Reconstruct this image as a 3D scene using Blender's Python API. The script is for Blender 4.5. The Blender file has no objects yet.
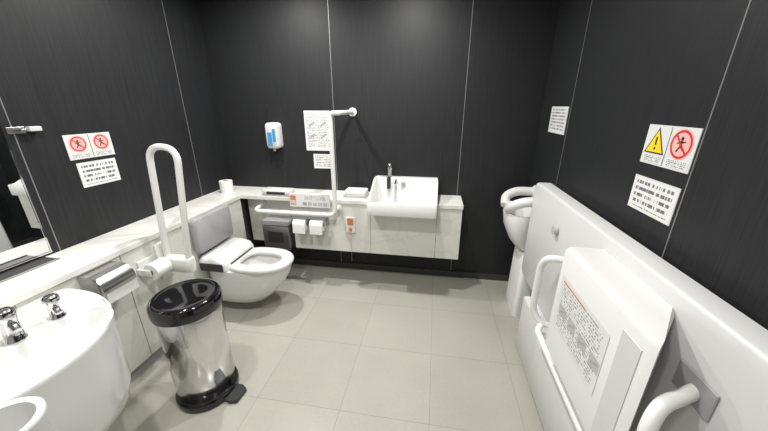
import bpy, math, bmesh
from mathutils import Vector, Matrix
sc=bpy.context.scene
sc.view_settings.view_transform='Standard'
X0=-1.975; X1=.80; YB=2.646; YF=-1.3; HC=2.5

# ---------------------------------------------------------------- materials
def newmat(name):
    m=bpy.data.materials.new(name); m.use_nodes=True
    nt=m.node_tree; b=nt.nodes["Principled BSDF"]
    return m,nt,b
def mat(name,col,rough=.4,metal=0,bump=0,scale=40,var=0,coat=0):
    m,nt,b=newmat(name)
    b.inputs["Base Color"].default_value=(*col,1); b.inputs["Roughness"].default_value=rough
    b.inputs["Metallic"].default_value=metal
    if coat: b.inputs["Coat Weight"].default_value=coat; b.inputs["Coat Roughness"].default_value=.05
    tc=nt.nodes.new("ShaderNodeTexCoord"); n=nt.nodes.new("ShaderNodeTexNoise"); n.inputs["Scale"].default_value=scale; n.inputs["Detail"].default_value=4
    nt.links.new(tc.outputs["Object"],n.inputs["Vector"])
    if var:
        r=nt.nodes.new("ShaderNodeMix"); r.data_type='RGBA'
        r.inputs["A"].default_value=(*[c*(1-var) for c in col],1); r.inputs["B"].default_value=(*[min(1,c*(1+var)) for c in col],1)
        nt.links.new(n.outputs["Fac"],r.inputs["Factor"]); nt.links.new(r.outputs["Result"],b.inputs["Base Color"])
    if bump:
        bp=nt.nodes.new("ShaderNodeBump"); bp.inputs["Strength"].default_value=bump; bp.inputs["Distance"].default_value=.002
        nt.links.new(n.outputs["Fac"],bp.inputs["Height"]); nt.links.new(bp.outputs[0],b.inputs["Normal"])
    return m
CER=mat("ceramic_white",(.76,.76,.745),.12,coat=.3,var=.01,scale=3)
PLA=mat("plastic_white",(.72,.72,.71),.35,var=.015,scale=5)
PLA2=mat("plastic_offwhite",(.62,.62,.61),.4,var=.02,scale=5)
BED=mat("bed_panel_white",(.64,.64,.635),.38,var=.012,scale=3)
PIPE=mat("pipe_white",(.78,.78,.75),.3,var=.01)
GREY=mat("plastic_grey",(.34,.34,.345),.5,var=.03)
LGREY=mat("plastic_lightgrey",(.45,.45,.455),.45,var=.02)
BREST=mat("backrest_grey",(.34,.34,.345),.5,var=.02)
DARK=mat("plastic_dark",(.03,.03,.032),.4,var=.05)
BLK=mat("plastic_black_gloss",(.006,.006,.007),.08,coat=.5,var=.05)
CHR=mat("chrome",(.75,.75,.76),.08,1,var=.02)
STL=mat("brushed_steel",(.50,.49,.48),.28,1,var=.08,scale=60)
DSTL=mat("dark_brushed_steel",(.28,.275,.27),.35,1,var=.08,scale=60)
PAPER=mat("paper_white",(.82,.82,.80),.9,bump=.3,scale=150)
CARD=mat("cardboard",(.25,.17,.10),.9,var=.1)
RED=mat("sign_red",(.62,.03,.03),.5,var=.03)
PINK=mat("sign_pink",(.80,.45,.42),.5,var=.03)
YEL=mat("sign_yellow",(.85,.62,.02),.5,var=.03)
ORG=mat("label_orange",(.62,.20,.07),.5,var=.05)
BLU=mat("soap_blue",(.05,.28,.55),.3,var=.08)
INK=mat("ink_black",(.02,.02,.02),.6,var=.1)
LINE=mat("seam_alu",(.30,.30,.31),.4,.5,var=.05)

def wallmat():
    m,nt,b=newmat("wall_black_woodgrain"); L=nt.links
    tc=nt.nodes.new("ShaderNodeTexCoord"); mp=nt.nodes.new("ShaderNodeMapping"); mp.inputs["Scale"].default_value=(220,220,5)
    L.new(tc.outputs["Object"],mp.inputs["Vector"])
    n=nt.nodes.new("ShaderNodeTexNoise"); n.inputs["Scale"].default_value=1; n.inputs["Detail"].default_value=5
    L.new(mp.outputs[0],n.inputs["Vector"])
    r=nt.nodes.new("ShaderNodeValToRGB"); r.color_ramp.elements[0].position=.3; r.color_ramp.elements[1].position=.72
    r.color_ramp.elements[0].color=(.0115,.0120,.0133,1); r.color_ramp.elements[1].color=(.0235,.0245,.0272,1)
    L.new(n.outputs["Fac"],r.inputs[0]); L.new(r.outputs[0],b.inputs["Base Color"])
    b.inputs["Roughness"].default_value=.5; b.inputs["Specular IOR Level"].default_value=.35
    return m
WALL=wallmat()
def floormat():
    m,nt,b=newmat("floor_tile"); L=nt.links
    tc=nt.nodes.new("ShaderNodeTexCoord"); mp=nt.nodes.new("ShaderNodeMapping")
    mp.inputs["Location"].default_value=(-0.05,-1.62,0)
    L.new(tc.outputs["Object"],mp.inputs["Vector"])
    br=nt.nodes.new("ShaderNodeTexBrick"); br.offset=0; br.inputs["Scale"].default_value=1
    br.inputs["Brick Width"].default_value=.48; br.inputs["Row Height"].default_value=.48; br.inputs["Mortar Size"].default_value=.0016; br.inputs["Mortar Smooth"].default_value=.3
    br.inputs["Color1"].default_value=(.395,.383,.336,1); br.inputs["Color2"].default_value=(.420,.405,.356,1); br.inputs["Mortar"].default_value=(.28,.27,.235,1)
    L.new(mp.outputs[0],br.inputs["Vector"])
    n=nt.nodes.new("ShaderNodeTexNoise"); n.inputs["Scale"].default_value=60; n.inputs["Detail"].default_value=8; n.inputs["Roughness"].default_value=.7
    L.new(tc.outputs["Object"],n.inputs["Vector"])
    n2=nt.nodes.new("ShaderNodeTexNoise"); n2.inputs["Scale"].default_value=3; n2.inputs["Detail"].default_value=4
    L.new(tc.outputs["Object"],n2.inputs["Vector"])
    ad=nt.nodes.new("ShaderNodeMath"); ad.operation='ADD'; L.new(n.outputs["Fac"],ad.inputs[0]); L.new(n2.outputs["Fac"],ad.inputs[1])
    mr=nt.nodes.new("ShaderNodeMapRange"); mr.inputs["From Max"].default_value=2; mr.inputs["To Min"].default_value=.80; mr.inputs["To Max"].default_value=1.20
    L.new(ad.outputs[0],mr.inputs["Value"])
    mx=nt.nodes.new("ShaderNodeMix"); mx.data_type='RGBA'; mx.blend_type='MULTIPLY'; mx.inputs["Factor"].default_value=1
    L.new(br.outputs["Color"],mx.inputs["A"]); L.new(mr.outputs[0],mx.inputs["B"]); L.new(mx.outputs["Result"],b.inputs["Base Color"])
    b.inputs["Roughness"].default_value=.22
    return m
FLOOR=floormat()
def marble(name,c1,c2):
    m,nt,b=newmat(name); L=nt.links
    tc=nt.nodes.new("ShaderNodeTexCoord"); n=nt.nodes.new("ShaderNodeTexNoise"); n.inputs["Scale"].default_value=2.2; n.inputs["Detail"].default_value=8; n.inputs["Distortion"].default_value=1.2
    L.new(tc.outputs["Object"],n.inputs["Vector"])
    r=nt.nodes.new("ShaderNodeValToRGB"); e=r.color_ramp.elements
    e[0].position=.46; e[0].color=(*c1,1); e[1].position=.54; e[1].color=(*c1,1); x=e.new(.5); x.color=(*c2,1)
    L.new(n.outputs["Fac"],r.inputs[0]); L.new(r.outputs[0],b.inputs["Base Color"]); b.inputs["Roughness"].default_value=.3
    return m
LEDGE=marble("ledge_marble",(.76,.75,.71),(.68,.67,.63))
CAB=marble("cabinet_panel",(.68,.68,.63),(.63,.63,.585))
def mirror():
    m,nt,b=newmat("mirror_glass"); b.inputs["Base Color"].default_value=(.85,.87,.87,1); b.inputs["Metallic"].default_value=1; b.inputs["Roughness"].default_value=.01
    return m
MIR=mirror()
def textmat(name,rows,cols,bg=(.78,.78,.77),ink=(.12,.12,.13),thr=.47,fill=.5):
    m,nt,b=newmat(name); L=nt.links; N=nt.nodes.new
    uv=N("ShaderNodeUVMap"); sp=N("ShaderNodeSeparateXYZ"); L.new(uv.outputs[0],sp.inputs[0])
    def M(op,a,bv=None):
        x=N("ShaderNodeMath"); x.operation=op
        for i,v in enumerate((a,bv)):
            if v is None: continue
            if isinstance(v,(int,float)): x.inputs[i].default_value=v
            else: L.new(v,x.inputs[i])
        return x.outputs[0]
    u,v=sp.outputs[0],sp.outputs[1]
    vr=M('MULTIPLY',v,rows); row=M('FLOOR',vr); st=M('LESS_THAN',M('FRACT',vr),fill)
    cb=N("ShaderNodeCombineXYZ"); L.new(M('MULTIPLY',u,cols),cb.inputs[0]); L.new(M('MULTIPLY',row,7.3),cb.inputs[1])
    n=N("ShaderNodeTexNoise"); n.inputs["Scale"].default_value=1; n.inputs["Detail"].default_value=2; L.new(cb.outputs[0],n.inputs["Vector"])
    ch=M('GREATER_THAN',n.outputs["Fac"],thr)
    mar=M('MULTIPLY',M('MULTIPLY',M('GREATER_THAN',u,.07),M('LESS_THAN',u,.93)),M('MULTIPLY',M('GREATER_THAN',v,.07),M('LESS_THAN',v,.93)))
    f=M('MULTIPLY',M('MULTIPLY',st,ch),mar)
    mx=N("ShaderNodeMix"); mx.data_type='RGBA'; mx.inputs["A"].default_value=(*bg,1); mx.inputs["B"].default_value=(*ink,1)
    L.new(f,mx.inputs["Factor"]); L.new(mx.outputs["Result"],b.inputs["Base Color"]); b.inputs["Roughness"].default_value=.4
    return m
TXT_DENSE=textmat("printed_text_dense",24,40,ink=(.22,.22,.23))
TXT_BED=textmat("printed_text_fine",20,44,ink=(.30,.30,.31),thr=.5,bg=(.72,.72,.715))
TXT_MED=textmat("printed_text_medium",8,34,ink=(.2,.2,.21))
TXT_LRG=textmat("printed_text_large",5,26,ink=(.14,.14,.15))

# ---------------------------------------------------------------- geometry helpers
GROUPS={}
class G:
    def __init__(s,name):
        s.e=bpy.data.objects.new(name,None); sc.collection.objects.link(s.e); s.kids=[]; GROUPS[s.e.name]=s; s.e.empty_display_size=.05
    def add(s,o): s.kids.append(o); return o
def mk(name,verts,faces,m,g=None,smooth=False,bevel=0,segs=2,auto=None):
    me=bpy.data.meshes.new(name); me.from_pydata([tuple(v) for v in verts],[],faces); me.update()
    bm=bmesh.new(); bm.from_mesh(me); bmesh.ops.recalc_face_normals(bm,faces=bm.faces); bm.to_mesh(me); bm.free()
    o=bpy.data.objects.new(name,me); sc.collection.objects.link(o)
    if m: me.materials.append(m)
    if smooth:
        for p in me.polygons: p.use_smooth=True
    if bevel:
        md=o.modifiers.new("b","BEVEL"); md.width=bevel; md.segments=segs; md.limit_method='ANGLE'; md.angle_limit=math.radians(35)
        for p in me.polygons: p.use_smooth=True
        wn=o.modifiers.new("wn","WEIGHTED_NORMAL"); wn.keep_sharp=True
    if g: g.add(o)
    return o
def box(name,lo,hi,m,g=None,bevel=0,segs=3,xf=None):
    v=[Vector((x,y,z)) for x in (lo[0],hi[0]) for y in (lo[1],hi[1]) for z in (lo[2],hi[2])]
    if xf: v=[xf@p for p in v]
    f=[(0,1,3,2),(4,6,7,5),(0,4,5,1),(2,3,7,6),(0,2,6,4),(1,5,7,3)]
    return mk(name,v,f,m,g,bevel=bevel,segs=segs)
def loft(name,loops,m,g=None,cap0=False,cap1=False,ring=False,closed=True,split=55):
    n=len(loops[0]); v=[p for l in loops for p in l]; f=[]
    K=len(loops); 
    for k in range(K if ring else K-1):
        a=k*n; b=((k+1)%K)*n
        for i in range(n if closed else n-1):
            j=(i+1)%n; f.append((a+i,a+j,b+j,b+i))
    if cap0: f.append(tuple(range(n))[::-1])
    if cap1: f.append(tuple((K-1)*n+i for i in range(n)))
    o=mk(name,v,f,m,g,smooth=True)
    md=o.modifiers.new("es","EDGE_SPLIT"); md.split_angle=math.radians(split)
    return o
def lathe(name,c,prof,m,g=None,axis='Z',n=40):
    loops=[]
    for r,h in prof:
        L=[]
        for i in range(n):
            a=2*math.pi*i/n; p=(r*math.cos(a),r*math.sin(a))
            if axis=='Z': q=(c[0]+p[0],c[1]+p[1],c[2]+h)
            elif axis=='Y': q=(c[0]+p[0],c[1]+h,c[2]+p[1])
            else: q=(c[0]+h,c[1]+p[0],c[2]+p[1])
            L.append(Vector(q))
        loops.append(L)
    return loft(name,loops,m,g,cap0=prof[0][0]>1e-4,cap1=prof[-1][0]>1e-4)
def fillet(pts,r,seg=7):
    pts=[Vector(p) for p in pts]; out=[pts[0]]
    for i in range(1,len(pts)-1):
        p,a,b=pts[i],pts[i-1],pts[i+1]
        d1=(a-p); d2=(b-p); rr=min(r,d1.length*.49,d2.length*.49)
        s=p+d1.normalized()*rr; e=p+d2.normalized()*rr
        for k in range(seg+1):
            t=k/seg; out.append(s*(1-t)**2+p*2*t*(1-t)+e*t*t)
    out.append(pts[-1]); return out
def tube(name,pts,rad,m,g=None,r=.05,n=16,seg=7):
    P=fillet(pts,r,seg) if len(pts)>2 else [Vector(p) for p in pts]
    loops=[]; up=None
    for i,p in enumerate(P):
        t=(P[min(i+1,len(P)-1)]-P[max(i-1,0)]).normalized()
        if up is None:
            up=Vector((0,0,1)) if abs(t.z)<.9 else Vector((1,0,0))
        a=(up-t*up.dot(t)).normalized(); up=a; b=t.cross(a)
        loops.append([p+(a*math.cos(2*math.pi*k/n)+b*math.sin(2*math.pi*k/n))*rad for k in range(n)])
    return loft(name,loops,m,g,cap0=True,cap1=True)
def rrect(x0,x1,y0,y1,r,z,n=6):
    out=[]
    for cx,cy,a0 in ((x1-r,y1-r,0),(x0+r,y1-r,90),(x0+r,y0+r,180),(x1-r,y0+r,270)):
        for k in range(n+1):
            a=math.radians(a0+90*k/n); x,y=cx+r*math.cos(a),cy+r*math.sin(a)
            out.append(Vector((x,y,z(x,y) if callable(z) else z)))
    return out
def quad(name,pts,m,g=None):
    me=bpy.data.meshes.new(name); me.from_pydata([tuple(p) for p in pts],[],[(0,1,2,3)])
    uv=me.uv_layers.new(name="UVMap")
    for i,c in enumerate(((0,0),(1,0),(1,1),(0,1))): uv.data[i].uv=c
    me.materials.append(m); o=bpy.data.objects.new(name,me); sc.collection.objects.link(o)
    if g: g.add(o)
    return o
class Frame:
    def __init__(s,o,u,v): s.o=Vector(o); s.u=Vector(u).normalized(); s.v=Vector(v).normalized(); s.n=s.u.cross(s.v)
    def p(s,a,b,c=0): return s.o+s.u*a+s.v*b+s.n*c
    def quad(s,name,a0,a1,b0,b1,c,m,g): return quad(name,[s.p(a0,b0,c),s.p(a1,b0,c),s.p(a1,b1,c),s.p(a0,b1,c)],m,g)
    def plate(s,name,w,h,th,m,g):
        v=[s.p(a,b,c) for a in (0,w) for b in (0,h) for c in (0.0005,th)]
        return mk(name,v,[(0,1,3,2),(4,6,7,5),(0,4,5,1),(2,3,7,6),(0,2,6,4),(1,5,7,3)],m,g)
    def ring(s,name,a,b,r0,r1,c,m,g,n=32):
        v=[];f=[]
        for i in range(n):
            t=2*math.pi*i/n
            v+= [s.p(a+r0*math.cos(t),b+r0*math.sin(t),c),s.p(a+r1*math.cos(t),b+r1*math.sin(t),c)]
        for i in range(n):
            j=(i+1)%n; f.append((2*i,2*i+1,2*j+1,2*j))
        return mk(name,v,f,m,g)
    def poly(s,name,pts,c,m,g): return mk(name,[s.p(a,b,c) for a,b in pts],[tuple(range(len(pts)))],m,g)
    def bar(s,name,a0,b0,a1,b1,w,c,m,g):
        d=Vector((a1-a0,b1-b0)).normalized()*w/2; q=(-d.y,d.x)
        return s.poly(name,[(a0+q[0],b0+q[1]),(a1+q[0],b1+q[1]),(a1-q[0],b1-q[1]),(a0-q[0],b0-q[1])],c,m,g)

# ---------------------------------------------------------------- room
T=.1
box("floor",(X0-T,YF-T,-.1),(X1+T,YB+T,0),FLOOR)
box("ceiling",(X0-T,YF-T,HC),(X1+T,YB+T,HC+.1),mat("ceiling_white",(.7,.7,.69),.9,bump=.2))
box("wall_left",(X0-T,YF-T,0),(X0,YB+T,HC),WALL)
box("wall_right",(X1,YF-T,0),(X1+T,YB+T,HC),WALL)
box("wall_back",(X0,YB,0),(X1,YB+T,HC),WALL)
box("wall_front",(X0,YF-T,0),(X1,YF,HC),mat("wall_front_grey",(.35,.35,.34),.7,bump=.1))
k=1
def seam(lo,hi,m=LINE):
    global k
    box("trim_%d"%k,lo,hi,m); k+=1
s=.0022
for x in (-.87,.215): seam((x-s,YB-.0015,0),(x+s,YB,HC))
for y in (2.27,1.19,.11): seam((X0,y-s,0),(X0+.0015,y+s,HC))
for y in (2.11,1.09,.07): seam((X1-.0015,y-s,0),(X1,y+s,HC))
BASE=mat("baseboard_dark",(.045,.045,.047),.5,var=.1)
box("baseboard_back",(X0,YB-.010,0),(X1,YB-.0002,.06),BASE)
box("baseboard_right",(X1-.010,YF,0),(X1-.0002,YB-.01,.06),BASE)

# ---------------------------------------------------------------- ledge cabinets
g=G("counter_ledge")
XC=-1.68; YC=2.36; ZL=.81
SX0,SX1=-.50,.045
box("left_top",(X0+.001,YF+.01,ZL-.035),(XC+.008,YB-.001,ZL),LEDGE,g,.004)
box("back_top",(XC+.008,YC-.008,ZL-.035),(SX0-.003,YB-.001,ZL),LEDGE,g,.004)
box("back_top_end",(SX1+.003,YC-.008,ZL-.035),(.25,YB-.001,ZL),LEDGE,g,.004)
ys=[YF+.01,-.6,-.1,.35,.80,1.25,1.70,2.15,YC]
for i in range(len(ys)-1):
    box("left_panel_%d"%i,(XC-.02,ys[i]+.002,.08),(XC,ys[i+1]-.002,ZL-.036),CAB,g,.0015)
box("left_core",(X0+.002,YF+.02,.075),(XC-.021,YB-.002,ZL-.036),DARK,g)
box("left_plinth",(X0+.002,YF+.02,0),(XC-.03,YB-.002,.074),GREY,g)
xs=[-1.20,SX0-.003,SX1+.003,.245]
for i in range(3):
    box("back_panel_%d"%i,(xs[i]+.001,YC,.33),(xs[i+1]-.001,YC+.02,.735 if i==1 else ZL-.036),CAB,g,.0015)
box("back_corner_panel",(XC,YC+.10,.33),(-1.2,YC+.12,ZL-.036),CAB,g,.0015)
box("back_end_panel",(.228,YC+.021,.33),(.245,YB-.002,ZL-.036),CAB,g,.0015)
box("back_underside",(XC,YC+.121,.335),(.227,YB-.002,.35),CAB,g)
box("corner_return",(-1.2,YC+.021,.33),(-1.18,YC+.12,ZL-.036),CAB,g)

# ---------------------------------------------------------------- mirror
g=G("wall_mirror")
box("glass",(X0+.001,YF+.02,.83),(X0+.006,1.145,1.95),MIR,g)
box("edge",(X0+.001,1.1452,.825),(X0+.008,1.151,1.955),CHR,g)
box("bottom_rail",(X0+.001,YF+.02,.822),(X0+.010,1.151,.829),CHR,g)
g=G("steel_shelf_tray")
box("plate",(X0+.001,-.3,.8105),(-1.865,1.11,.814),DSTL,g,.001)
box("lip",(-1.869,-.3,.8142),(-1.865,1.11,.819),STL,g)

# ---------------------------------------------------------------- toilet
g=G("toilet")
yc=1.93
def egg(x0,x1,hw,z,xm=None,nr=3.2,nf=2.15,N=56):
    if xm is None: xm=x0+(x1-x0)*.45
    out=[]
    for i in range(N):
        t=2*math.pi*i/N; c,s_=math.cos(t),math.sin(t)
        n=nf if c>=0 else nr; a=(x1-xm) if c>=0 else (xm-x0)
        out.append(Vector((xm+a*math.copysign(abs(c)**(2/n),c), yc+hw*math.copysign(abs(s_)**(2/n),s_), z)))
    return out
loft("bowl",[egg(-1.678,-1.34,.10,.085),egg(-1.678,-1.26,.125,.10),egg(-1.678,-1.19,.14,.16),egg(-1.678,-1.12,.160,.24),egg(-1.678,-1.065,.178,.33),egg(-1.678,-1.045,.186,.385),egg(-1.678,-1.042,.187,.405),
  egg(-1.50,-1.07,.165,.408),egg(-1.46,-1.095,.135,.405),egg(-1.44,-1.11,.125,.37),egg(-1.41,-1.14,.10,.30),egg(-1.37,-1.2,.065,.22),egg(-1.35,-1.25,.03,.20)],CER,g,cap0=True,cap1=True)
loft("seat",[egg(-1.49,-1.033,.190,.412),egg(-1.49,-1.030,.192,.428),egg(-1.485,-1.036,.186,.440),egg(-1.475,-1.055,.170,.444),
  egg(-1.43,-1.115,.115,.440),egg(-1.425,-1.122,.108,.430),egg(-1.425,-1.120,.110,.412)],PLA,g,ring=True)
def washlet(z,i,x1):
    return rrect(-1.676+i,x1,yc-.20+i,yc+.20-i,.05,z)
loft("washlet_body",[washlet(.41,0,-1.44),washlet(.455,0,-1.44),washlet(.49,.006,-1.46),washlet(.51,.02,-1.51)],PLA,g,cap0=True,cap1=True)
box("washlet_side_panel",(-1.64,yc-.212,.415),(-1.46,yc-.2005,.475),DARK,g,.004)
box("washlet_front_strip",(-1.4395,yc-.14,.445),(-1.4365,yc+.14,.457),DARK,g)
loft("back_rest",[[Vector((-1.665+dx,p.x,p.y)) for p in rrect(yc-.20+i,yc+.20-i,.535+i,.80-i,.03,0)] for dx,i in ((0,.006),(.006,0),(.035,0),(.045,.012))],BREST,g,cap0=True,cap1=True)
box("back_rest_arm",(-1.679,yc-.05,.50),(-1.655,yc+.05,.60),GREY,g,.004)

# ---------------------------------------------------------------- flip-up handrail
g=G("folding_handrail")
Y=1.50
tube("u_pipe",[(-1.655,Y,.60),(-1.645,Y,.70),(-1.585,Y,1.34),(-1.405,Y,1.33),(-1.50,Y,.62)],.0180,PIPE,g,r=.088,seg=12)
box("mount_plate",(-1.679,Y-.05,.50),(-1.668,Y+.05,.74),PIPE,g,.004)
loft("hinge_housing",[rrect(-1.668,-1.47,Y-.038+i,Y+.038-i,.03,z) for z,i in ((.555,.006),(.56,0),(.635,0),(.645,.006))],PIPE,g,cap0=True,cap1=True)
g=G("toilet_paper_holder")
lathe("roll",(-1.60,1.325,.63),[(.018,0),(.050,0),(.050,.10),(.018,.10)],PAPER,g,axis='Y')
lathe("core",(-1.60,1.324,.63),[(.012,0),(.0175,0),(.0175,.102),(.012,.102)],CARD,g,axis='Y')
box("arm",(-1.679,1.310,.61),(-1.59,1.322,.65),PLA,g,.004)
box("plate",(-1.679,1.323,.59),(-1.670,1.43,.69),PLA,g,.003)

def holder(y0,y1,z,steel=STL):
    g=G("toilet_paper_dispenser")
    N=10; pr=[]
    for i in range(N+1):
        a=math.radians(90-100*i/N); pr.append((-1.62+.075*math.cos(a),z+.07*math.sin(a)))
    outer=[(-1.679,z+.07)]+pr; inner=[(-1.679,z+.067)]+[(x-.003 if i>2 else x,zz-.003) for i,(x,zz) in enumerate(pr)]
    sec=outer+inner[::-1]
    loft("cover",[[Vector((x,y,zz)) for x,zz in sec] for y in (y0,y1)],steel,g,cap0=True,cap1=True)
    box("end_plate_1",(-1.679,y0,z-.05),(-1.57,y0+.004,z+.066),steel,g,.001)
    w=(y1-y0)
    lathe("roll",(-1.61,y0+.01,z-.005),[(.018,0),(.056,0),(.056,w),(.018,w)],PAPER,g,axis='Y')
    lathe("core",(-1.61,y0+.012,z-.005),[(.012,0),(.0175,0),(.0175,w),(.012,w)],CARD,g,axis='Y')
    quad("paper_tail",[(-1.555,y0+.012,z-.08),(-1.555,y0+w+.005,z-.08),(-1.5535,y0+w+.005,z),(-1.5535,y0+.012,z)],PAPER,g)
    return g
holder(1.03,1.20,.698)

# ---------------------------------------------------------------- rubbish bin (steel, black lid)
g=G("pedal_bin")
bx,by=-1.22,1.15
lathe("steel_body",(bx,by,0),[(.142,.045),(.148,.05),(.150,.58),(.148,.585)],CHR,g,n=64)
lathe("base_ring",(bx,by,0),[(.150,0),(.160,.004),(.162,.03),(.156,.052),(.149,.055)],BLK,g,n=64)
lathe("lid",(bx,by,0),[(.152,.565),(.163,.57),(.166,.59),(.164,.625),(.155,.642),(.140,.647),(.132,.642),(.08,.649),(.0,.651)],BLK,g,n=64)
loft("pedal",[ [Vector((bx+math.cos(a0)*d-math.sin(a0)*w*sx, by+math.sin(a0)*d+math.cos(a0)*w*sx, z)) for sx,z in ((-1,.006),(1,.006),(1,.026),(-1,.026))] for a0,d,w in ((-.1,.14,.05),(-.1,.19,.055),(-.1,.225,.04))],DARK,g,cap0=True,cap1=True)
a=2.4
box("hinge",(bx+.165*math.cos(a)-.02,by+.165*math.sin(a)-.02,.545),(bx+.165*math.cos(a)+.02,by+.165*math.sin(a)+.02,.615),BLK,g,.006)

# ---------------------------------------------------------------- wash basin (left foreground)
g=G("wash_basin")
def dee(xr,xc,rx,ry,z,cy=.58,n=2.1,N=80):
    out=[]
    for i in range(N):
        t=2*math.pi*i/N; c,s_=math.cos(t),math.sin(t)
        a=rx if c>=0 else (xc-xr); nn=n if c>=0 else 6
        out.append(Vector((xc+a*math.copysign(abs(c)**(2/nn),c), cy+ry*math.copysign(abs(s_)**(2/nn),s_), z)))
    return out
loft("bowl",[dee(-1.678,-1.60,.34,.30,.34),dee(-1.678,-1.60,.39,.34,.345),dee(-1.678,-1.60,.42,.365,.37),dee(-1.678,-1.60,.435,.377,.43),dee(-1.678,-1.60,.442,.382,.60),dee(-1.678,-1.60,.448,.384,.735),dee(-1.678,-1.60,.450,.385,.75),dee(-1.676,-1.60,.445,.381,.757),dee(-1.67,-1.59,.43,.370,.760),
  dee(-1.415,-1.35,.180,.30,.757,n=2.2),dee(-1.41,-1.35,.172,.292,.748,n=2.2),dee(-1.405,-1.35,.155,.27,.69,n=2.2),dee(-1.39,-1.34,.12,.22,.64,n=2.2),dee(-1.36,-1.33,.04,.06,.62,n=2)],CER,g,cap0=True,cap1=True)
lathe("drain",(-1.335,.58,.619),[(.0,.004),(.02,.005),(.026,.002),(.026,0)],CHR,g)
lathe("overflow_plug",(-1.47,.42,.7595),[(.022,0),(.022,.004),(.012,.006),(0,.006)],CHR,g,n=20)
g=G("basin_faucet")
lathe("base",(-1.445,.785,.758),[(.026,0),(.026,.006),(.021,.010),(.021,.060),(.025,.066),(.025,.092),(.016,.100),(0,.101)],CHR,g,n=28)
tube("spout",[(-1.445,.785,.80),(-1.42,.775,.806),(-1.405,.770,.792)],.011,CHR,g,r=.02)
g=G("soap_faucet")
lathe("base",(-1.445,.655,.758),[(.030,0),(.030,.008),(.025,.012),(.025,.085),(.029,.09),(.029,.122),(.018,.130),(0,.131)],CHR,g,n=28)
tube("spout",[(-1.445,.655,.825),(-1.415,.65,.832),(-1.395,.645,.815)],.013,CHR,g,r=.02)

# small round bin/bowl at the corner
g=G("open_top_waste_bin")
lathe("body",(-1.015,.365,0),[(.070,0),(.075,.01),(.078,.79),(.083,.805),(.083,.815),(.078,.82),(.066,.815),(.063,.79),(.058,.60),(0,.59)],PLA,g,n=48)

# ---------------------------------------------------------------- L-shaped grab bar
g=G("grab_bar")
yb=2.27
tube("l_pipe",[(-.70,YB-.012,1.50),(-.71,yb,1.50),(-.775,yb,1.50),(-.775,yb,.70),(-1.50,yb,.70),(-1.52,YC+.09,.71)],.0175,PIPE,g,r=.06)
tube("lower_standoff",[(-.775,yb,.74),(-.775,YC-.001,.74)],.014,PIPE,g)
lathe("flange_top",(-.70,YB-.014,1.50),[(.035,0),(.035,.013)],PIPE,g,axis='Y',n=24)
lathe("flange_low",(-.775,YC-.012,.74),[(.03,0),(.03,.011)],PIPE,g,axis='Y',n=24)
lathe("flange_left",(-1.52,YC+.088,.71),[(.03,0),(.03,.011)],PIPE,g,axis='Y',n=24)
g=G("toilet_control_panel")
fr=Frame((-1.20,YC-.032,.735),(1,0,0),(0,.04,1))
v=[fr.p(a,b,c) for a in (0,.36) for b in (0,.12) for c in (-.017,0)]
mk("body",v,[(0,1,3,2),(4,6,7,5),(0,4,5,1),(2,3,7,6),(0,2,6,4),(1,5,7,3)],PLA,g,bevel=.004)
fr.quad("label",.12,.34,.06,.105,.0008,TXT_MED,g)
for i in range(5): fr.quad("button_%d"%i,.12+i*.045,.155+i*.045,.018,.045,.0009,LGREY if i else GREY,g)
fr.quad("warning_sticker",.01,.06,.02,.10,.0009,ORG,g)
fr.quad("warning_sticker_text",.015,.055,.03,.06,.0014,TXT_LRG,g)
g=G("twin_roll_holder")
for i,x in enumerate((-1.15,-1.00)):
    lathe("roll_%d"%i,(x,2.29,.60),[(.018,0),(.053,0),(.053,.11),(.018,.11)],PAPER,g,axis='X')
    lathe("core_%d"%i,(x-.001,2.29,.60),[(.012,0),(.0175,0),(.0175,.112),(.012,.112)],CARD,g,axis='X')
    quad("tail_%d"%i,[(x,2.236,.53),(x+.11,2.236,.53),(x+.11,2.237,.60),(x,2.237,.60)],PAPER,g)
tube("rod",[(-1.18,2.29,.60),(-.865,2.29,.60)],.006,CHR,g)
box("cover",(-1.175,2.262,.655),(-.87,2.358,.662),STL,g,.002)
box("bracket",(-1.175,2.345,.57),(-.87,2.358,.654),STL,g,.002)
g=G("sanitary_disposal_box")
box("body",(-1.47,2.30,.33),(-1.225,2.45,.56),DSTL,g,.006)
box("lid",(-1.475,2.292,.562),(-1.22,2.455,.60),GREY,g,.008)
box("label",(-1.42,2.2975,.40),(-1.28,2.2995,.50),DARK,g)
g=G("corner_dispenser")
loft("body",[rrect(-1.47+i,-1.20-i,YC+.0+i,YC+.10,.02,z) for z,i in ((.812,.004),(.816,0),(.86,0),(.865,.006))],PLA2,g,cap0=True,cap1=True)
box("slot",(-1.42,YC-.0015,.825),(-1.25,YC-.0002,.85),DARK,g)
g=G("toilet_roll")
lathe("roll",(-1.84,2.42,.8105),[(.02,0),(.055,0),(.055,.105),(.02,.105)],PAPER,g)
lathe("core",(-1.84,2.42,.8107),[(.015,0),(.0195,0),(.0195,.105),(.015,.105)],CARD,g)
g=G("paper_towel_tray")
box("tray",(-.75,2.42,.811),(-.55,2.56,.835),LGREY,g,.004)
box("towels",(-.74,2.43,.836),(-.56,2.55,.87),PAPER,g,.006)
g=G("emergency_call_button")
box("plate",(-.715,YC-.016,.52),(-.635,YC-.001,.66),PLA,g,.004)
box("orange_label",(-.702,YC-.0175,.59),(-.648,YC-.0165,.65),ORG,g)
lathe("button",(-.675,YC-.026,.552),[(.0,0),(.014,.001),(.016,.009)],ORG,g,axis='Y',n=20)
tube("cord",[(-.675,YC-.010,.52),(-.675,YC-.010,.24)],.0012,ORG,g,n=8)

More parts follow.
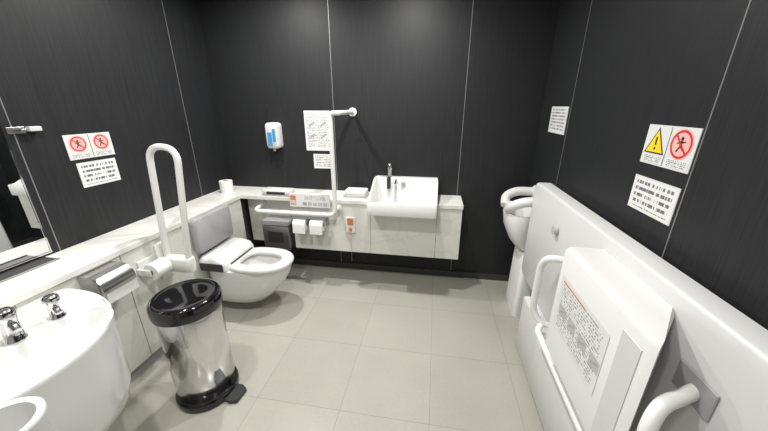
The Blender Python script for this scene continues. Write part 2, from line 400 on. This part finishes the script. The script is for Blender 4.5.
# ---------------------------------------------------------------- ostomate sink
g=G("rectangular_sink")
def zt(x,y): 
    t=min(1,max(0,(y-2.25)/.25)); return .845+.125*t
def zi(d): return lambda x,y: zt(x,y)-d
x0,x1,y0,y1=SX0,SX1,2.20,2.60
def dense(l):
    out=[]
    for i in range(len(l)):
        a,b=l[i],l[(i+1)%len(l)]; n=10 if (b-a).length>.1 else 1
        for k in range(n): out.append(a.lerp(b,k/n))
    return out
def sl(i,j,r,z):
    l=dense(rrect(x0+i,x1-i,y0+i,y1-j,r,0)); 
    return [Vector((p.x,p.y,z(p.x,p.y) if callable(z) else z)) for p in l]
loft("basin",[sl(.012,.004,.014,.738),sl(.003,.004,.016,.742),sl(0,.004,.018,.752),sl(0,.004,.018,zi(.006)),sl(.004,.006,.016,zi(0)),
  sl(.018,.045,.016,zi(0)),sl(.022,.050,.016,zi(.006)),sl(.030,.060,.022,.80),sl(.045,.075,.03,.755)],CER,g,cap0=True,cap1=True,split=45)
box("wall_backing",(x0+.004,y1-.003,.745),(x1-.004,YB-.001,.965),CER,g,.006)
tube("sprayer_body",[(-.37,2.575,.965),(-.37,2.575,1.03)],.016,GREY,g)
lathe("sprayer_head",(-.37,2.575,1.03),[(.016,0),(.021,.01),(.021,.045),(.012,.055),(0,.056)],STL,g,n=20)
box("sprayer_holder",(-.385,2.50,.88),(-.355,2.535,.985),DARK,g,.005)
lathe("flush_button",(-.25,2.530,.92),[(0,0),(.018,.002),(.02,.02)],GREY,g,axis='Y',n=20)
tube("faucet_spout",[(-.31,2.555,.95),(-.31,2.50,.955),(-.31,2.47,.93)],.010,CHR,g,r=.02)
lathe("drain",(-.23,2.38,.755),[(.04,.001),(.035,.004),(0,.004)],CHR,g,n=24)

# ---------------------------------------------------------------- soap / sanitiser dispenser on wall
g=G("soap_dispenser")
fx=-1.42
loft("body",[[Vector((p.x,YB-.001-d,p.y)) for p in rrect(fx-.06+i,fx+.06-i,1.19+i,1.41-i,.03,0)] for d,i in ((0,0),(.07,0),(.09,.012))],PLA,g,cap0=True,cap1=True)
box("blue_window",(fx-.035,YB-.0935,1.215),(fx+.005,YB-.0915,1.33),BLU,g,.003)
box("label",(fx+.012,YB-.0935,1.25),(fx+.042,YB-.0915,1.36),BLU,g)
tube("nozzle",[(fx,YB-.06,1.19),(fx,YB-.06,1.165)],.012,GREY,g)

# ---------------------------------------------------------------- notices
def notice(fr,w,h,m,hdr=False):
    g=G("notice_sign"); fr.plate("plate",w,h,.003,PLA,g); fr.quad("print",.004,w-.004,.004,h-.004,.0036,m,g)
    return g
fr=Frame((-1.14,YB,1.17),(1,0,0),(0,0,1)); g=notice(fr,.24,.34,TXT_DENSE)
for i,(a,b) in enumerate(((.02,.19),(.125,.19),(.02,.09),(.125,.09))):
    fr.bar("diagram_frame_%d"%i,a,b,a+.09,b,.003,.0042,GREY,g); fr.bar("diagram_side_%d"%i,a,b,a,b+.08,.003,.0042,GREY,g)
    fr.bar("diagram_shape_%d"%i,a+.02,b+.02,a+.07,b+.055,.018,.0042,GREY,g)
notice(Frame((-1.08,YB,1.01),(1,0,0),(0,0,1)),.17,.13,TXT_MED)
fr=Frame((X0,1.40,1.105),(0,1,0),(0,0,1)); notice(fr,.22,.14,TXT_LRG)
def prohibit(fr,a,b,r,g,tag):
    fr.ring("ring_"+tag,a,b,r*.84,r,.0045,RED,g)
    fr.bar("slash_"+tag,a-r*.6,b+r*.6,a+r*.6,b-r*.6,r*.15,.0048,RED,g)
    fr.ring("figure_head_"+tag,a,b+r*.4,0.0,r*.14,.0042,INK,g,16)
    fr.bar("figure_body_"+tag,a,b+r*.25,a-r*.05,b-r*.1,r*.25,.0042,INK,g)
    fr.bar("figure_arm_"+tag,a-r*.4,b+r*.05,a+r*.4,b+r*.2,r*.10,.0042,INK,g)
    fr.bar("figure_leg_"+tag,a,b-r*.1,a-r*.3,b-r*.55,r*.14,.0042,INK,g)
    fr.bar("figure_leg2_"+tag,a,b-r*.1,a+r*.3,b-r*.4,r*.14,.0042,INK,g)
g=G("prohibition_sign"); fr=Frame((X0,1.38,1.265),(0,1,0),(0,0,1)); fr.plate("plate",.25,.135,.003,PLA,g)
fr.bar("divider",.125,.005,.125,.13,.003,.004,INK,g)
for i,a in enumerate((.0625,.1875)):
    fr.ring("backing_%d"%i,a,.083,0,.046,.0040,PINK,g)
    prohibit(fr,a,.083,.040,g,str(i)); fr.quad("caption_%d"%i,a-.055,a+.055,.006,.032,.0042,TXT_LRG,g)
fr=Frame((X1,2.43,1.375),(0,-1,0),(0,0,1)); notice(fr,.29,.17,TXT_MED)
g=G("warning_sign"); fr=Frame((X1,1.345,1.345),(0,-1,0),(0,0,1)); fr.plate("plate",.245,.135+.005,.003,PLA,g)
fr.poly("triangle_border",[(.01,.04),(.115,.04),(.0625,.132)],.0042,INK,g)
fr.poly("triangle",[(.018,.0445),(.107,.0445),(.0625,.1235)],.0045,YEL,g)
fr.bar("bang",.0625,.098,.0625,.070,.008,.0049,INK,g); fr.ring("dot",.0625,.058,0,.005,.0049,INK,g,12)
fr.ring("backing",.182,.085,0,.050,.0040,PINK,g)
prohibit(fr,.182,.085,.046,g,"0")
fr.bar("divider",.1225,.004,.1225,.136,.002,.004,INK,g)
for i,a in enumerate((.0625,.182)): fr.quad("caption_%d"%i,a-.05,a+.055,.005,.034,.0042,TXT_LRG,g)
fr=Frame((X1,1.345,1.165),(0,-1,0),(0,0,1)); notice(fr,.24,.13,TXT_LRG)
g=G("coat_hook")
box("plate",(X0+.001,1.165,1.425),(X0+.006,1.235,1.455),STL,g,.002)
box("arm",(X0+.006,1.19,1.435),(X0+.05,1.215,1.447),STL,g,.003)
box("tab",(X0+.0065,1.235,1.432),(X0+.035,1.285,1.455),PLA2,g,.004)

# ---------------------------------------------------------------- folding changing bed on right wall
g=G("folding_changing_bed")
def panel(name,xa,xb,ya,yb_,za,zb,r,m,e=.012):
    def lp(x,i): return [Vector((x,p.x,p.y)) for p in rrect(ya+i,yb_-i,za+i,zb-i,r,0)]
    return loft(name,[lp(xb,0),lp(xa+e,0),lp(xa+e*.3,e*.3),lp(xa,e)],m,g,cap0=True,cap1=True)
panel("bed_board",.665,.745,-.15,2.09,.42,1.085,.04,BED)
panel("mattress_back",.746,.785,-.13,2.07,.44,1.06,.03,LGREY,.004)
panel("base_cover",.615,.798,-.15,1.80,.02,.405,.02,BED)
panel("base_recess",.60,.6145,-.1,1.45,.06,.36,.02,PLA2,.004)
def lb(z,i): 
    return [Vector((x,yy,z)) for x,yy in ((.664,1.20-i),(.545+i,1.20-i),(.53+i,1.185-i),(.53+i,.675+i),(.54+i,.655+i),(.664,.80+i))]
loft("leg_box",[lb(.55,.012),lb(.56,0),lb(1.015,0),lb(1.027,.006),lb(1.032,.016)],PLA,g,cap0=True,cap1=True,split=35)
box("leg_box_end_shade",(.5275,.685,.57),(.5298,.765,.985),PLA2,g,.001)  # off-white strip paints in the grey shading at the box's near end
fr=Frame((.53,1.155,.69),(0,-1,0),(0,0,1)); 
fr.quad("instruction_label",0,.35,0,.235,.0015,TXT_BED,g)
for i in range(4): 
    fr.bar("label_picture_%d"%i,.03+i*.085,.10,.09+i*.085,.10,.045,.0020,LGREY,g)
    fr.bar("label_drawing_%d"%i,.04+i*.085,.09,.08+i*.085,.11,.008,.0024,GREY,g)
fr.bar("label_accent",.02,.215,.20,.215,.006,.0022,ORG,g)
tube("grab_handle_1",[(.664,1.40,.86),(.575,1.43,.86),(.56,1.47,.80),(.56,1.47,.53),(.60,1.44,.47),(.664,1.42,.47)],.0175,PIPE,g,r=.05)
tube("grab_handle_2",[(.664,.675,.89),(.56,.625,.885),(.53,.600,.84),(.53,.56,.60),(.58,.56,.52),(.664,.56,.52)],.0175,PIPE,g,r=.04)
box("handle_recess",(.658,.62,.855),(.6645,.735,.935),GREY,g,.004)
tube("side_rail_1",[(.62,1.45,.47),(.575,1.40,.455),(.575,.1,.455)],.016,PIPE,g,r=.05)
tube("side_rail_2",[(.60,1.36,.41),(.590,.1,.412)],.010,PIPE,g)
lathe("pivot",(.64,1.62,.93),[(.0,0),(.022,.002),(.024,.022)],LGREY,g,axis='X',n=20)

# ---------------------------------------------------------------- baby seat in the right corner
g=G("baby_seat")
loft("column",[rrect(.672+i,.797,2.11+i,2.40-i,.03,z) for z,i in ((.0,.0),(.50,0.008),(.53,.03))],PLA,g,cap0=True,cap1=True)
box("back_plate",(.755,2.11,.50),(.797,2.44,.98),PLA,g,.02)
yc2=2.275
def ov(cx,rx,ry,z,N=40,n=2.6):
    return [Vector((cx+rx*math.copysign(abs(math.cos(2*math.pi*i/N))**(2/n),math.cos(2*math.pi*i/N)), yc2+ry*math.copysign(abs(math.sin(2*math.pi*i/N))**(2/n),math.sin(2*math.pi*i/N)), z)) for i in range(N)]
loft("seat_shell",[ov(.70,.05,.10,.54),ov(.68,.08,.13,.60),ov(.655,.10,.150,.70),ov(.65,.11,.160,.80),ov(.65,.105,.155,.82),ov(.655,.085,.13,.815),ov(.66,.06,.105,.74),ov(.67,.04,.07,.70)],PLA,g,cap0=True,cap1=True)
tube("guard_left",[(.76,2.13,.93),(.64,2.13,.93),(.56,2.15,.89),(.555,2.22,.84)],.034,PLA,g,r=.05)
tube("guard_right",[(.76,2.42,.93),(.64,2.42,.93),(.56,2.40,.89),(.555,2.33,.84)],.034,PLA,g,r=.05)
tube("crotch_post",[(.58,yc2,.78),(.56,yc2,.88)],.028,PLA,g)

# ---------------------------------------------------------------- lights
LM,nt,b=newmat("lamp_glow"); b.inputs["Emission Color"].default_value=(1,.98,.93,1); b.inputs["Emission Strength"].default_value=10
for (x,y,p) in ((-1.15,.75,15.5),(-1.25,2.0,23),(-.25,1.95,23),(-.25,.7,15.5),(-.7,-.5,12)):
    g=G("ceiling_downlight")
    lathe("trim_ring",(x,y,HC-.012),[(.055,.0),(.07,.0),(.072,.011),(.055,.011)],PLA,g,n=32)
    lathe("lens",(x,y,HC-.006),[(0,0),(.054,.001),(.054,.005)],LM,g,n=32)
    l=bpy.data.lights.new("downlight","AREA"); l.shape='DISK'; l.size=.08; l.energy=p; l.color=(1,.985,.95); l.spread=math.radians(165)
    o=bpy.data.objects.new("downlight_lamp",l); sc.collection.objects.link(o); o.location=(x,y,HC-.02); g.add(o)
w=bpy.data.worlds.new("w"); sc.world=w; w.use_nodes=True; w.node_tree.nodes["Background"].inputs[0].default_value=(.05,.05,.05,1)

# ---------------------------------------------------------------- parent everything at sensible origins
bpy.context.view_layer.update()
for s_ in GROUPS.values():
    pts=[]
    for o in s_.kids:
        if o.type=='MESH': pts+= [v.co for v in o.data.vertices]
        else: pts.append(o.location)
    c=Vector([(min(p[i] for p in pts)+max(p[i] for p in pts))/2 for i in range(3)]); c.z=min(p.z for p in pts)
    s_.e.location=c
    for o in s_.kids:
        o.parent=s_.e; o.matrix_parent_inverse=Matrix.Translation(-c)

# ---------------------------------------------------------------- camera
y=math.radians(9.3); t=math.radians(19.8)
cam=bpy.data.cameras.new("camera"); cam.sensor_width=36; cam.lens=305/768*36; cam.clip_start=.02
co=bpy.data.objects.new("camera",cam); sc.collection.objects.link(co); co.location=(0,0,1.55)
co.rotation_euler=(math.radians(90)-t,0,y)
sc.camera=co
